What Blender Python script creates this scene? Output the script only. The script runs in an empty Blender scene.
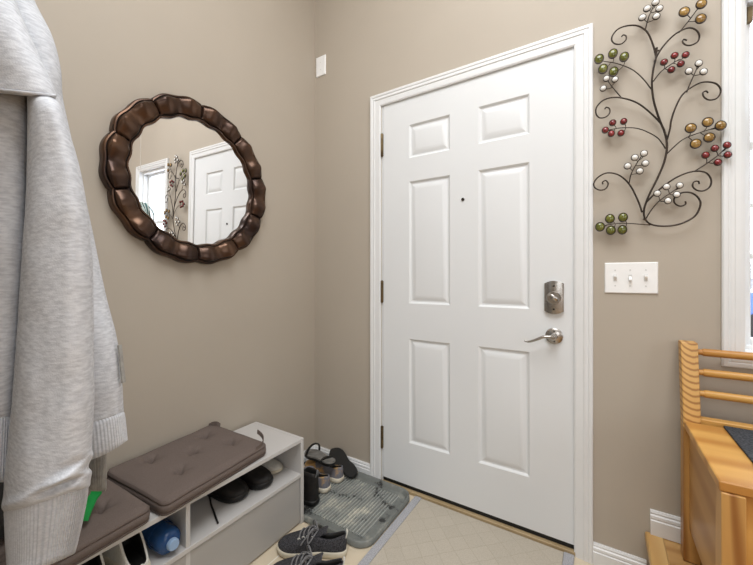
import bpy, math, random
from mathutils import Vector, Matrix, noise
from math import sin, cos, pi, radians, sqrt, hypot, atan2
random.seed(4)
SC = bpy.context.scene
COL = SC.collection

# ---------------------------------------------------------------- camera model (metres; room corner at origin, floor z=0)
FPX, CXP, HYP = 349.0, 376.5, 276.5
RX, RY = .8419, .5393
_n = hypot(RX, RY); RX /= _n; RY /= _n
FX, FY = -RY, RX
CAM = Vector((1.505, -1.634, 1.135))

def ray(u, v):
    a = (u - CXP) / FPX; b = (HYP - v) / FPX
    return Vector((FX + a * RX, FY + a * RY, b))
def at(u, v, d):
    return CAM + ray(u, v) * d
def on(u, v, ax, val):
    r = ray(u, v); return CAM + r * ((val - CAM[ax]) / r[ax])

# ---------------------------------------------------------------- mesh helpers
OFF = {}
class MB:
    def __init__(s): s.v = []; s.f = []; s.m = []
    def add(s, vs, fs, mi=0):
        n = len(s.v); s.v += [Vector(p) for p in vs]
        s.f += [tuple(i + n for i in f) for f in fs]; s.m += [mi] * len(fs); return s
    def box(s, x0, x1, y0, y1, z0, z1, mi=0):
        vs = [(x, y, z) for z in (z0, z1) for y in (y0, y1) for x in (x0, x1)]
        return s.add(vs, [(0, 2, 3, 1), (4, 5, 7, 6), (0, 1, 5, 4), (2, 6, 7, 3), (0, 4, 6, 2), (1, 3, 7, 5)], mi)
    def prism(s, poly, axis, a0, a1, mi=0):
        # poly: list of 2-tuples in the plane across axis
        def mk(p, a):
            return {0: (a, p[0], p[1]), 1: (p[0], a, p[1]), 2: (p[0], p[1], a)}[axis]
        n = len(poly)
        vs = [mk(p, a0) for p in poly] + [mk(p, a1) for p in poly]
        fs = [tuple(range(n)), tuple(range(2 * n - 1, n - 1, -1))]
        fs += [(i, i + n, (i + 1) % n + n, (i + 1) % n) for i in range(n)]
        return s.add(vs, fs, mi)
    def grid(s, rows, wrap=False, caps=False, mi=0):
        n = len(rows[0]); vs = [p for r in rows for p in r]; fs = []
        for i in range(len(rows) - 1):
            for j in range(n if wrap else n - 1):
                k = (j + 1) % n
                fs.append((i * n + j, i * n + k, (i + 1) * n + k, (i + 1) * n + j))
        if caps:
            fs.append(tuple(range(n - 1, -1, -1))); b = (len(rows) - 1) * n
            fs.append(tuple(range(b, b + n)))
        return s.add(vs, fs, mi)
    def tube(s, path, r, n=10, caps=True, mi=0, closed=False):
        P = [Vector(p) for p in path]; m = len(P)
        rr = r if isinstance(r, (list, tuple)) else [r] * m
        T = []
        for i in range(m):
            a = P[(i - 1) % m] if closed else P[max(0, i - 1)]
            b = P[(i + 1) % m] if closed else P[min(m - 1, i + 1)]
            t = (b - a); T.append(t.normalized() if t.length > 1e-9 else Vector((0, 0, 1)))
        u = T[0].orthogonal().normalized(); rows = []
        for i in range(m):
            u = (u - T[i] * u.dot(T[i]))
            u = u.normalized() if u.length > 1e-6 else T[i].orthogonal().normalized()
            w = T[i].cross(u)
            rows.append([P[i] + (u * cos(2 * pi * k / n) + w * sin(2 * pi * k / n)) * rr[i] for k in range(n)])
        if closed: rows.append(rows[0])
        return s.grid(rows, wrap=True, caps=caps and not closed, mi=mi)
    def lathe(s, prof, n=24, M=None, mi=0, caps=True):
        rows = []
        for r, z in prof:
            row = [Vector((r * cos(2 * pi * k / n), r * sin(2 * pi * k / n), z)) for k in range(n)]
            rows.append([M @ p for p in row] if M is not None else row)
        return s.grid(rows, wrap=True, caps=caps, mi=mi)
    def ribbon(s, path, width, thick, mi=0):
        # path: list of (point, width dir, normal)
        rows = []
        for p, w, nn in path:
            p = Vector(p); w = Vector(w).normalized() * width / 2; nn = Vector(nn).normalized() * thick / 2
            rows.append([p - w - nn, p + w - nn, p + w + nn, p - w + nn])
        return s.grid(rows, wrap=True, caps=True, mi=mi)
    def build(s, name, mats, parent=None, bevel=0, smooth=True, sub=0, angle=42, weld=False):
        off = OFF.get(parent.name, Vector((0, 0, 0))) if parent else Vector((0, 0, 0))
        me = bpy.data.meshes.new(name)
        me.from_pydata([tuple(p - off) for p in s.v], [], s.f)
        if not isinstance(mats, (list, tuple)): mats = [mats]
        for mt in mats: me.materials.append(mt)
        for p, mi in zip(me.polygons, s.m): p.material_index = mi
        import bmesh
        bm = bmesh.new(); bm.from_mesh(me)
        bmesh.ops.remove_doubles(bm, verts=bm.verts, dist=1e-5)
        bmesh.ops.recalc_face_normals(bm, faces=bm.faces); bm.to_mesh(me); bm.free()
        for p in me.polygons: p.use_smooth = smooth
        if smooth: me.set_sharp_from_angle(angle=radians(angle))
        o = bpy.data.objects.new(name, me); COL.objects.link(o)
        if parent: o.parent = parent; OFF[o.name] = off
        if bevel:
            b = o.modifiers.new('bevel', 'BEVEL'); b.width = bevel; b.segments = 2
            b.limit_method = 'ANGLE'; b.angle_limit = radians(40); b.harden_normals = False
        if sub:
            m = o.modifiers.new('sub', 'SUBSURF'); m.levels = sub; m.render_levels = sub
        return o

def tag(o, label, cat, group=None, kind=None):
    o['label'] = label; o['category'] = cat
    if group: o['group'] = group
    if kind: o['kind'] = kind
    return o
def thing(name, loc, label, cat, group=None, kind=None, rot=0, local=False):
    o = bpy.data.objects.new(name, None); COL.objects.link(o)
    o.empty_display_size = .05
    o.location = loc; o.rotation_euler = (0, 0, rot)
    OFF[o.name] = Vector((0, 0, 0)) if local else Vector(loc)
    return tag(o, label, cat, group, kind)
def lab(o, l): o['label'] = l; return o

def spline(pts, k=6):
    P = [Vector(p) for p in pts]; out = []
    for i in range(len(P) - 1):
        p0 = P[max(0, i - 1)]; p1 = P[i]; p2 = P[i + 1]; p3 = P[min(len(P) - 1, i + 2)]
        for j in range(k):
            t = j / k
            out.append(.5 * ((2 * p1) + (p2 - p0) * t + (2 * p0 - 5 * p1 + 4 * p2 - p3) * t * t + (3 * p1 - p0 - 3 * p2 + p3) * t ** 3))
    out.append(P[-1]); return out
def interp(xs, ys, x):
    if x <= xs[0]: return ys[0]
    for i in range(len(xs) - 1):
        if x <= xs[i + 1]:
            t = (x - xs[i]) / (xs[i + 1] - xs[i]); return ys[i] + (ys[i + 1] - ys[i]) * t
    return ys[-1]
def sinterp(xs, ys, x):
    # smooth (Catmull-Rom) interpolation
    if x <= xs[0]: return ys[0]
    if x >= xs[-1]: return ys[-1]
    for i in range(len(xs) - 1):
        if x <= xs[i + 1]:
            h = xs[i + 1] - xs[i]; t = (x - xs[i]) / h
            d0 = (ys[i + 1] - ys[i - 1]) / (xs[i + 1] - xs[i - 1]) if i > 0 else (ys[1] - ys[0]) / h
            d1 = (ys[i + 2] - ys[i]) / (xs[i + 2] - xs[i]) if i + 2 < len(xs) else (ys[i + 1] - ys[i]) / h
            return (2 * t ** 3 - 3 * t * t + 1) * ys[i] + (t ** 3 - 2 * t * t + t) * h * d0 + (-2 * t ** 3 + 3 * t * t) * ys[i + 1] + (t ** 3 - t * t) * h * d1
# ---------------------------------------------------------------- materials
def srgb(r, g, b):
    f = lambda c: (c / 255 / 12.92) if c / 255 <= .04045 else ((c / 255 + .055) / 1.055) ** 2.4
    return (f(r), f(g), f(b), 1)
def mat(name, col, rough=.5, metal=0, spec=.5, col2=None, nscale=20, nstretch=(1, 1, 1), bump=0, bscale=None, bstretch=None, ramp=(.35, .65), coat=0, detail=4, sheen=0, trans=0, ior=1.45):
    m = bpy.data.materials.new(name); m.use_nodes = True
    nt = m.node_tree; N = nt.nodes; L = nt.links; b = N['Principled BSDF']
    b.inputs['Roughness'].default_value = rough; b.inputs['Metallic'].default_value = metal
    b.inputs['Specular IOR Level'].default_value = spec; b.inputs['Coat Weight'].default_value = coat
    b.inputs['Sheen Weight'].default_value = sheen
    b.inputs['Transmission Weight'].default_value = trans; b.inputs['IOR'].default_value = ior
    tc = N.new('ShaderNodeTexCoord')
    if col2 is None:
        c = Vector(col[:3]); col2 = tuple(c * 1.06) + (1,)
        ramp = (.3, .7)
    mp = N.new('ShaderNodeMapping'); mp.inputs['Scale'].default_value = nstretch; L.new(tc.outputs['Object'], mp.inputs['Vector'])
    nz = N.new('ShaderNodeTexNoise'); nz.inputs['Scale'].default_value = nscale; nz.inputs['Detail'].default_value = detail
    L.new(mp.outputs['Vector'], nz.inputs['Vector'])
    cr = N.new('ShaderNodeValToRGB'); cr.color_ramp.elements[0].position = ramp[0]; cr.color_ramp.elements[1].position = ramp[1]
    cr.color_ramp.elements[0].color = col; cr.color_ramp.elements[1].color = col2
    L.new(nz.outputs['Fac'], cr.inputs['Fac']); L.new(cr.outputs['Color'], b.inputs['Base Color'])
    if bump:
        mp2 = N.new('ShaderNodeMapping'); mp2.inputs['Scale'].default_value = bstretch or nstretch; L.new(tc.outputs['Object'], mp2.inputs['Vector'])
        n2 = N.new('ShaderNodeTexNoise'); n2.inputs['Scale'].default_value = bscale or nscale; n2.inputs['Detail'].default_value = 3
        L.new(mp2.outputs['Vector'], n2.inputs['Vector'])
        bp = N.new('ShaderNodeBump'); bp.inputs['Strength'].default_value = bump; bp.inputs['Distance'].default_value = .003
        L.new(n2.outputs['Fac'], bp.inputs['Height']); L.new(bp.outputs['Normal'], b.inputs['Normal'])
    return m
def wood(name, c1, c2, stretch, scale=6, distort=3, rough=.38, dark=None, axis='X', wtype='BANDS', fine=True, lo=.0, hi=.7, loc=(0, 0, 0)):
    m = bpy.data.materials.new(name); m.use_nodes = True
    nt = m.node_tree; N = nt.nodes; L = nt.links; b = N['Principled BSDF']; b.inputs['Roughness'].default_value = rough
    tc = N.new('ShaderNodeTexCoord'); mp = N.new('ShaderNodeMapping'); mp.inputs['Scale'].default_value = stretch; mp.inputs['Location'].default_value = loc
    L.new(tc.outputs['Object'], mp.inputs['Vector'])
    w = N.new('ShaderNodeTexWave'); w.wave_type = wtype
    if wtype == 'BANDS': w.bands_direction = axis
    else: w.rings_direction = axis
    w.inputs['Scale'].default_value = scale; w.inputs['Distortion'].default_value = distort; w.inputs['Detail'].default_value = 2
    w.inputs['Detail Scale'].default_value = 1.2
    L.new(mp.outputs['Vector'], w.inputs['Vector'])
    cr = N.new('ShaderNodeValToRGB'); e = cr.color_ramp.elements
    e[0].position = lo; e[0].color = c2; e[1].position = hi; e[1].color = c1
    L.new(w.outputs['Fac'], cr.inputs['Fac'])
    nz = N.new('ShaderNodeTexNoise'); nz.inputs['Scale'].default_value = 3.5; nz.inputs['Detail'].default_value = 5
    L.new(mp.outputs['Vector'], nz.inputs['Vector'])
    mx = N.new('ShaderNodeMixRGB'); mx.blend_type = 'MULTIPLY'; mx.inputs['Fac'].default_value = .45
    cr2 = N.new('ShaderNodeValToRGB'); cr2.color_ramp.elements[0].position = .3; cr2.color_ramp.elements[1].position = .65
    cr2.color_ramp.elements[0].color = (.62, .5, .4, 1); cr2.color_ramp.elements[1].color = (1, 1, 1, 1)
    L.new(nz.outputs['Fac'], cr2.inputs['Fac']); L.new(cr.outputs['Color'], mx.inputs['Color1']); L.new(cr2.outputs['Color'], mx.inputs['Color2'])
    L.new(mx.outputs['Color'], b.inputs['Base Color']); return m

M = {}
M['paint'] = mat('taupe wall paint', srgb(182, 172, 158), .55, spec=.3, col2=srgb(184, 174, 160), nscale=3, bump=.05, bscale=220)
M['ceil'] = mat('white ceiling paint', srgb(240, 238, 234), .8)
M['trim'] = mat('white gloss trim', srgb(230, 231, 231), .34, col2=srgb(232, 233, 233))
M['door'] = mat('white painted steel door', srgb(228, 230, 231), .36, col2=srgb(230, 232, 233), nscale=2)
M['black'] = mat('black rubber', srgb(22, 21, 20), .6)
M['tan'] = mat('tan threshold', srgb(168, 146, 110), .5, col2=srgb(180, 158, 122), nscale=12)
M['nickel'] = mat('brushed nickel', srgb(172, 168, 163), .27, metal=1, col2=srgb(186, 182, 177), nscale=60)
M['brass'] = mat('aged brass hinge', srgb(98, 84, 64), .4, metal=1, col2=srgb(128, 112, 84), nscale=40)
M['darkscrew'] = mat('dark metal', srgb(60, 55, 50), .4, metal=.8)
M['plastic'] = mat('white plastic', srgb(244, 244, 243), .35)
M['iron'] = mat('dark bronze iron', srgb(52, 45, 40), .45, metal=.6, col2=srgb(70, 60, 52), nscale=60)
M['gold'] = mat('amber glass', srgb(122, 90, 42), .12, col2=srgb(172, 138, 78), nscale=45, coat=.6)
M['olive'] = mat('olive glass', srgb(80, 84, 28), .12, col2=srgb(114, 116, 50), nscale=45, coat=.6)
M['red'] = mat('red glass', srgb(104, 28, 32), .12, col2=srgb(144, 50, 52), nscale=45, coat=.6)
M['pearl'] = mat('pearl white glass', srgb(226, 224, 218), .14, col2=srgb(242, 240, 236), nscale=45, coat=.6)
M['mirror'] = mat('mirror', (.9, .9, .9, 1), .0, metal=1, col2=(.9, .9, .9, 1))
M['bronze'] = mat('bronze mirror frame', srgb(58, 45, 41), .3, metal=.7, col2=srgb(106, 79, 60), nscale=8, ramp=(.35, .75), bump=.06, bscale=60)
M['bronzedark'] = mat('dark bronze groove', srgb(28, 20, 17), .5, metal=.4)
M['benchgrey'] = mat('pale grey laminate', srgb(196, 193, 190), .42, col2=srgb(199, 196, 193), nscale=3)
M['benchdoor'] = mat('grey laminate front', srgb(168, 165, 161), .42, col2=srgb(171, 168, 164), nscale=3)
M['cushion'] = mat('taupe brown canvas', srgb(104, 93, 87), .9, col2=srgb(116, 104, 98), nscale=500, bump=.12, bscale=900, spec=.1, detail=2)
M['heather'] = mat('heather grey jersey', srgb(186, 188, 193), .95, col2=srgb(211, 213, 217), nscale=60, nstretch=(1.3, 1.3, 4.5), ramp=(.34, .64), bump=.25, bscale=420, bstretch=(1, 1, 1), spec=.1, detail=8)
M['rib'] = mat('heather grey ribbing', srgb(190, 192, 197), .95, col2=srgb(206, 208, 212), nscale=90, nstretch=(1.5, 1.5, 4), bump=.1, bscale=500, bstretch=(1, 1, 1), spec=.1)
M['greydark'] = mat('shaded grey jersey', srgb(140, 138, 134), .95, col2=srgb(165, 163, 158), nscale=60, spec=.1)  # darker copy of the jersey, far cuff's shade put into the colour
M['green'] = mat('green nylon', srgb(16, 128, 56), .5, col2=srgb(22, 146, 66))
M['bagblack'] = mat('black nylon', srgb(30, 29, 30), .75, col2=srgb(42, 41, 42), nscale=80)
M['shoeblack'] = mat('black shoe leather', srgb(24, 22, 21), .55, col2=srgb(36, 33, 31), nscale=50)
M['soleblack'] = mat('black shoe sole', srgb(20, 20, 19), .5)
M['solegrey'] = mat('grey shoe sole', srgb(110, 106, 98), .6)
M['cream'] = mat('cream sole', srgb(202, 194, 174), .6, col2=srgb(216, 208, 190))
M['white'] = mat('off white shoe canvas', srgb(206, 203, 194), .75, col2=srgb(218, 215, 206), nscale=90)
M['charcoal'] = mat('charcoal knit', srgb(45, 44, 46), .9, col2=srgb(82, 81, 84), nscale=260, spec=.15, bump=.2, bscale=600)
M['lace'] = mat('grey shoe lace', srgb(104, 103, 104), .9, col2=srgb(128, 127, 128), nscale=200)
M['slate'] = mat('slate and orange mesh', srgb(118, 117, 123), .8, col2=srgb(200, 160, 104), nscale=9, ramp=(.49, .55), bump=.2, bscale=500)
M['sandal'] = mat('grey sandal foam', srgb(112, 110, 106), .8, col2=srgb(130, 127, 122), nscale=40)
M['bottle'] = mat('blue bottle plastic', srgb(40, 84, 140), .15, col2=srgb(52, 98, 158), nscale=8, trans=.35)
M['bottlecap'] = mat('pale blue bottle cap', srgb(150, 178, 212), .3)
M['felt'] = mat('charcoal felt', srgb(52, 54, 58), .95, col2=srgb(84, 86, 90), nscale=160, spec=.1, bump=.3, bscale=300)
PINE1, PINE2 = srgb(218, 168, 92), srgb(192, 136, 66)
M['pineX'] = wood('pine boards along x', PINE1, PINE2, (.5, 3, 3), .8, 7, axis='Y')
M['pineZ'] = wood('pine upright', srgb(206, 160, 94), srgb(160, 108, 54), (5, 5, .5), 1.2, 8, axis='X', hi=.5)
M['pinepost'] = wood('pine post with curved grain', srgb(218, 172, 102), srgb(166, 114, 58), (4, .2, 1), 15, .8, axis='Y', wtype='RINGS', hi=.5, loc=(2.12, 0, -1.05))
M['pineshaded'] = wood('shaded pine side panel', srgb(188, 142, 84), srgb(170, 122, 66), (3, .6, 3), .9, 6, axis='Z')  # darker pine: shade of the recessed panel is put into the colour
M['landing'] = wood('oak landing boards', srgb(206, 164, 104), srgb(184, 138, 80), (.6, 4, 4), 1.0, 6, axis='Y')
M['nosing'] = wood('oak nosing', srgb(214, 176, 114), srgb(204, 162, 100), (4, .6, 4), .8, 5, axis='X')
M['rugborder'] = mat('grey woven rug border', srgb(150, 150, 154), .95, col2=srgb(186, 186, 190), nscale=240, spec=.1)
M['leafteal'] = mat('dark teal leaf', srgb(46, 84, 84), .4, col2=srgb(70, 110, 108))
M['leafwhite'] = mat('white leaf edge', srgb(206, 216, 210), .4)
M['terracotta'] = mat('white planter', srgb(225, 222, 215), .4)
M['snow'] = mat('snow', srgb(238, 240, 244), .8)
M['bark'] = mat('bare bark', srgb(84, 78, 70), .9, col2=srgb(120, 114, 104), nscale=30)
M['carblue'] = mat('blue car paint', srgb(66, 96, 160), .25, coat=.5)
M['carglass'] = mat('car window glass', srgb(50, 56, 64), .1)
M['fence'] = mat('grey fence boards', srgb(140, 140, 142), .8, col2=srgb(158, 158, 160), nscale=10)

def glass():
    m = bpy.data.materials.new('window glass'); m.use_nodes = True; N = m.node_tree.nodes; L = m.node_tree.links
    N.remove(N['Principled BSDF']); o = N['Material Output']
    t = N.new('ShaderNodeBsdfTransparent'); g = N.new('ShaderNodeBsdfGlossy'); g.inputs['Roughness'].default_value = .02
    x = N.new('ShaderNodeMixShader'); x.inputs[0].default_value = .06
    L.new(t.outputs[0], x.inputs[1]); L.new(g.outputs[0], x.inputs[2]); L.new(x.outputs[0], o.inputs['Surface']); return m
M['glass'] = glass()

def tiles():
    m = bpy.data.materials.new('cream floor tile'); m.use_nodes = True; N = m.node_tree.nodes; L = m.node_tree.links; b = N['Principled BSDF']
    tc = N.new('ShaderNodeTexCoord'); br = N.new('ShaderNodeTexBrick'); L.new(tc.outputs['Object'], br.inputs['Vector'])
    br.offset = 0; br.inputs['Scale'].default_value = 1; br.inputs['Brick Width'].default_value = .405; br.inputs['Row Height'].default_value = .405
    br.inputs['Mortar Size'].default_value = .003
    br.inputs['Color1'].default_value = srgb(222, 208, 184); br.inputs['Color2'].default_value = srgb(216, 202, 178); br.inputs['Mortar'].default_value = srgb(238, 232, 220)
    nz = N.new('ShaderNodeTexNoise'); nz.inputs['Scale'].default_value = 9; nz.inputs['Detail'].default_value = 6; L.new(tc.outputs['Object'], nz.inputs['Vector'])
    mx = N.new('ShaderNodeMixRGB'); mx.blend_type = 'MULTIPLY'; mx.inputs['Fac'].default_value = .25
    cr = N.new('ShaderNodeValToRGB'); cr.color_ramp.elements[0].color = (.75, .7, .62, 1); L.new(nz.outputs['Fac'], cr.inputs['Fac'])
    L.new(br.outputs['Color'], mx.inputs['Color1']); L.new(cr.outputs['Color'], mx.inputs['Color2']); L.new(mx.outputs['Color'], b.inputs['Base Color'])
    b.inputs['Roughness'].default_value = .35; return m
M['tile'] = tiles()

def rugmat():
    m = bpy.data.materials.new('beige quilted rug'); m.use_nodes = True; N = m.node_tree.nodes; L = m.node_tree.links; b = N['Principled BSDF']
    tc = N.new('ShaderNodeTexCoord'); mp = N.new('ShaderNodeMapping'); mp.inputs['Rotation'].default_value = (0, 0, radians(45)); L.new(tc.outputs['Object'], mp.inputs['Vector'])
    nz0 = N.new('ShaderNodeTexNoise'); nz0.inputs['Scale'].default_value = 14; L.new(mp.outputs['Vector'], nz0.inputs['Vector'])
    add = N.new('ShaderNodeMixRGB'); add.blend_type = 'ADD'; add.inputs['Fac'].default_value = .012
    L.new(mp.outputs['Vector'], add.inputs['Color1']); L.new(nz0.outputs['Color'], add.inputs['Color2'])
    br = N.new('ShaderNodeTexBrick'); br.offset = 0; br.inputs['Scale'].default_value = 1; br.inputs['Brick Width'].default_value = .07; br.inputs['Row Height'].default_value = .07
    br.inputs['Mortar Size'].default_value = .0022; br.inputs['Mortar Smooth'].default_value = .8
    br.inputs['Color1'].default_value = srgb(192, 184, 170); br.inputs['Color2'].default_value = srgb(188, 180, 166); br.inputs['Mortar'].default_value = srgb(181, 172, 157)
    L.new(add.outputs['Color'], br.inputs['Vector'])
    nz = N.new('ShaderNodeTexNoise'); nz.inputs['Scale'].default_value = 260; nz.inputs['Detail'].default_value = 3; L.new(tc.outputs['Object'], nz.inputs['Vector'])
    cr = N.new('ShaderNodeValToRGB'); cr.color_ramp.elements[0].position = .35; cr.color_ramp.elements[1].position = .6; cr.color_ramp.elements[0].color = (.72, .69, .64, 1)
    L.new(nz.outputs['Fac'], cr.inputs['Fac'])
    mx = N.new('ShaderNodeMixRGB'); mx.blend_type = 'MULTIPLY'; mx.inputs['Fac'].default_value = .45
    L.new(br.outputs['Color'], mx.inputs['Color1']); L.new(cr.outputs['Color'], mx.inputs['Color2']); L.new(mx.outputs['Color'], b.inputs['Base Color'])
    b.inputs['Roughness'].default_value = .95; b.inputs['Specular IOR Level'].default_value = .1
    bp = N.new('ShaderNodeBump'); bp.inputs['Strength'].default_value = .12; bp.inputs['Distance'].default_value = .002
    L.new(br.outputs['Fac'], bp.inputs['Height']); bp.invert = True; L.new(bp.outputs['Normal'], b.inputs['Normal']); return m
M['rug'] = rugmat()

def traymat(name, cols):
    m = bpy.data.materials.new(name); m.use_nodes = True; N = m.node_tree.nodes; L = m.node_tree.links; b = N['Principled BSDF']
    tc = N.new('ShaderNodeTexCoord'); nz = N.new('ShaderNodeTexNoise'); nz.inputs['Scale'].default_value = 8; nz.inputs['Detail'].default_value = 9; nz.inputs['Roughness'].default_value = .68
    L.new(tc.outputs['Object'], nz.inputs['Vector'])
    cr = N.new('ShaderNodeValToRGB'); e = cr.color_ramp.elements
    e[0].position = .40; e[0].color = cols[0]; e[1].position = .44; e[1].color = cols[1]
    x = e.new(.56); x.color = cols[2]; x = e.new(.66); x.color = cols[3]
    L.new(nz.outputs['Fac'], cr.inputs['Fac']); L.new(cr.outputs['Color'], b.inputs['Base Color']); b.inputs['Roughness'].default_value = .5; return m
M['tray'] = traymat('grey rubber tray with dirt stains', (srgb(52, 52, 51), srgb(112, 115, 112), srgb(122, 125, 121), srgb(150, 150, 142)))
M['trayrib'] = traymat('dusty grey tray ribs', (srgb(60, 60, 58), srgb(142, 145, 141), srgb(156, 158, 152), srgb(204, 201, 186)))

# ================================================================= ROOM SHELL
def struct(o, label, cat): return tag(o, label, cat, kind='structure')
WT = .16
# back wall with door and window openings
DX0, DX1, DZ1 = .494, 1.425, 2.082          # door opening
WX0, WX1, WZ0, WZ1 = 1.905, 2.420, .885, 2.085
XR, YF, ZC = 5.2, -5.0, 3.35
b = MB()
for x0, x1, z0, z1 in ((-.16, DX0, 0, ZC), (DX0, DX1, DZ1, ZC), (DX1, WX0, 0, ZC), (WX0, WX1, 0, WZ0), (WX0, WX1, WZ1, ZC), (WX1, XR, 0, ZC)):
    b.box(x0, x1, 0, WT, z0, z1)
struct(b.build('wall_back', M['paint'], smooth=False), 'taupe painted wall that holds the white front door', 'wall')
struct(MB().box(-.16, 0, YF, 0, 0, ZC).build('wall_left', M['paint'], smooth=False), 'taupe painted wall behind the round bronze mirror', 'wall')
struct(MB().box(XR, XR + .16, YF, WT, 0, ZC).build('wall_right', M['paint'], smooth=False), 'taupe wall at the far right of the raised landing, outside the view', 'wall')
struct(MB().box(-.16, XR + .16, YF - .16, YF, 0, ZC).build('wall_front', M['paint'], smooth=False), 'taupe wall facing the front door, outside the view', 'wall')
struct(MB().box(0, .93, -1.78, -1.66, 0, ZC).build('wall_near', M['paint'], smooth=False), 'short taupe closet wall return behind the hanging grey sweatshirt', 'wall')
struct(MB().box(-.16, XR + .16, YF - .16, WT, ZC, ZC + .1).build('ceiling', M['ceil'], smooth=False), 'white painted ceiling above the entry', 'ceiling')
struct(MB().box(-.16, XR + .16, YF - .16, WT + .02, -.1, 0).build('floor', M['tile'], smooth=False), 'cream tiled entry floor', 'floor')
# raised landing
LZ = .19
ld = thing('floor_landing', (1.655, 0, 0), 'raised oak floor step under the wooden bench', 'floor', kind='structure')
MB().box(1.668, XR, YF, 0, 0, LZ - .002).build('boards', M['landing'], ld, smooth=False)
MB().box(1.645, 1.70, YF, 0, LZ - .028, LZ).build('nosing', M['nosing'], ld, bevel=.006)

def bb_profile(h):
    return [(0, 0), (-.015, 0), (-.015, h * .60), (-.0118, h * .64), (-.0118, h * .67), (-.0135, h * .70), (-.0125, h * .80), (-.0085, h * .84), (-.0085, h * .88), (-.0098, h * .91), (-.006, h), (0, h)]
P = bb_profile(.082)
b = MB()
for x0, x1 in ((0, .424), (1.482, 1.650)): b.prism(P, 0, x0, x1)
struct(b.build('baseboard_back', M['trim'], angle=25), 'white moulded baseboard along the foot of the door wall', 'baseboard')
b = MB().prism([(-p[0], p[1]) for p in P], 1, -1.66, 0)
struct(b.build('baseboard_left', M['trim'], angle=25), 'white moulded baseboard along the foot of the left wall', 'baseboard')
P2 = [(p[0], p[1] + LZ) for p in bb_profile(.086)]
struct(MB().prism(P2, 0, 1.661, XR).build('baseboard_landing', M['trim'], angle=25), 'white moulded baseboard on the raised oak step', 'baseboard')

# ---------------------------------------------------------------- casing helper (mitred frame extruded profile)
def casing_rows(x0, x1, z0, z1, w, sill=False):
    # returns grid rows running round the opening: profile across width w (outer -> inner), raised towards -Y
    prof = [(0, 0), (0, -.013), (.004, -.0165), (.013, -.0165), (.017, -.0138), (.019, -.0138), (.022, -.0155), (.030, -.0155), (.033, -.0122), (.036, -.0122), (.046, -.0125), (w - .006, -.011), (w, -.008), (w, 0)]
    rows = []
    corners = [(x0, z0, 1, 0 if not sill else 1), (x0, z1, 1, -1), (x1, z1, -1, -1), (x1, z0, -1, 0 if not sill else 1)]
    for cx_, cz_, sx, sz in corners:
        rows.append([(cx_ + sx * p, y, cz_ + sz * p) for p, y in prof])
    if sill: rows.append(rows[0])
    return rows

# ================================================================= DOOR
door = thing('door_1', (.96, .02, 0), 'white six-panel entry door with brushed nickel lock and lever', 'door', kind='structure')
b = MB().grid(casing_rows(.424, 1.482, 0, 2.137, .066)); b.build('door_casing', M['trim'], door, angle=20)
b = MB()
b.box(DX0, DX0 + .004, .0, .155, 0, DZ1); b.box(DX1 - .004, DX1, .0, .155, 0, DZ1); b.box(DX0, DX1, .0, .155, DZ1 - .004, DZ1)
b.box(DX0 + .004, DX0 + .016, .05, .09, .03, DZ1); b.box(DX1 - .016, DX1 - .004, .05, .09, .03, DZ1); b.box(DX0, DX1, .05, .09, DZ1 - .016, DZ1)
b.build('door_jamb', M['trim'], door, smooth=False)
# slab with six raised panels
SX0, SX1, SZ0, SZ1 = .5015, 1.417, .038, 2.072
xs = [SX0, .660, .885, 1.024, 1.247, SX1]
zs = [SZ0, .262, .808, .994, 1.633, 1.756, 1.930, SZ1]
b = MB(); yf = .001
for i in range(5):
    for j in range(7):
        x0, x1, z0, z1 = xs[i], xs[i + 1], zs[j], zs[j + 1]
        if i in (1, 3) and j in (1, 3, 5):
            rows = []
            for inset, y in ((0, yf), (.004, yf + .003), (.009, yf + .0085), (.016, yf + .009), (.020, yf + .0072), (.040, yf + .0012), (.043, yf + .0008)):
                rows.append([(x0 + inset, y, z0 + inset), (x1 - inset, y, z0 + inset), (x1 - inset, y, z1 - inset), (x0 + inset, y, z1 - inset)])
            b.grid(rows, wrap=True)
            n = len(b.v); b.f.append((n - 4, n - 3, n - 2, n - 1)); b.m.append(0)
        else:
            b.add([(x0, yf, z0), (x1, yf, z0), (x1, yf, z1), (x0, yf, z1)], [(0, 1, 2, 3)])
yb = yf + .044
b.add([(SX0, yf, SZ0), (SX1, yf, SZ0), (SX1, yf, SZ1), (SX0, yf, SZ1), (SX0, yb, SZ0), (SX1, yb, SZ0), (SX1, yb, SZ1), (SX0, yb, SZ1)],
      [(0, 1, 5, 4), (1, 2, 6, 5), (2, 3, 7, 6), (3, 0, 4, 7), (4, 5, 6, 7)])
slab = b.build('door_slab', M['door'], door, angle=12)
MB().box(SX0, SX1, .004, .040, .018, .0385).build('door_sweep', M['black'], door, bevel=.003)
MB().box(DX0 + .004, DX1 - .004, -.012, .155, 0, .017).build('threshold', M['tan'], door, bevel=.003)
for z0, z1 in ((1.796, 1.916), (.994, 1.110), (.196, .312)):
    b = MB().lathe([(.0065, z0), (.0068, z0 + .001), (.0068, z1 - .001), (.0065, z1)], 14, Matrix.Translation((.497, -.0055, 0)))
    b.lathe([(.0045, z1), (.005, z1 + .003), (.002, z1 + .005)], 12, Matrix.Translation((.497, -.0055, 0)))
    b.lathe([(.002, z0 - .005), (.005, z0 - .003), (.0045, z0)], 12, Matrix.Translation((.497, -.0055, 0)))
    b.box(.488, .5035, -.001, .003, z0, z1)
    b.build('hinge', M['brass'], door)
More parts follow.
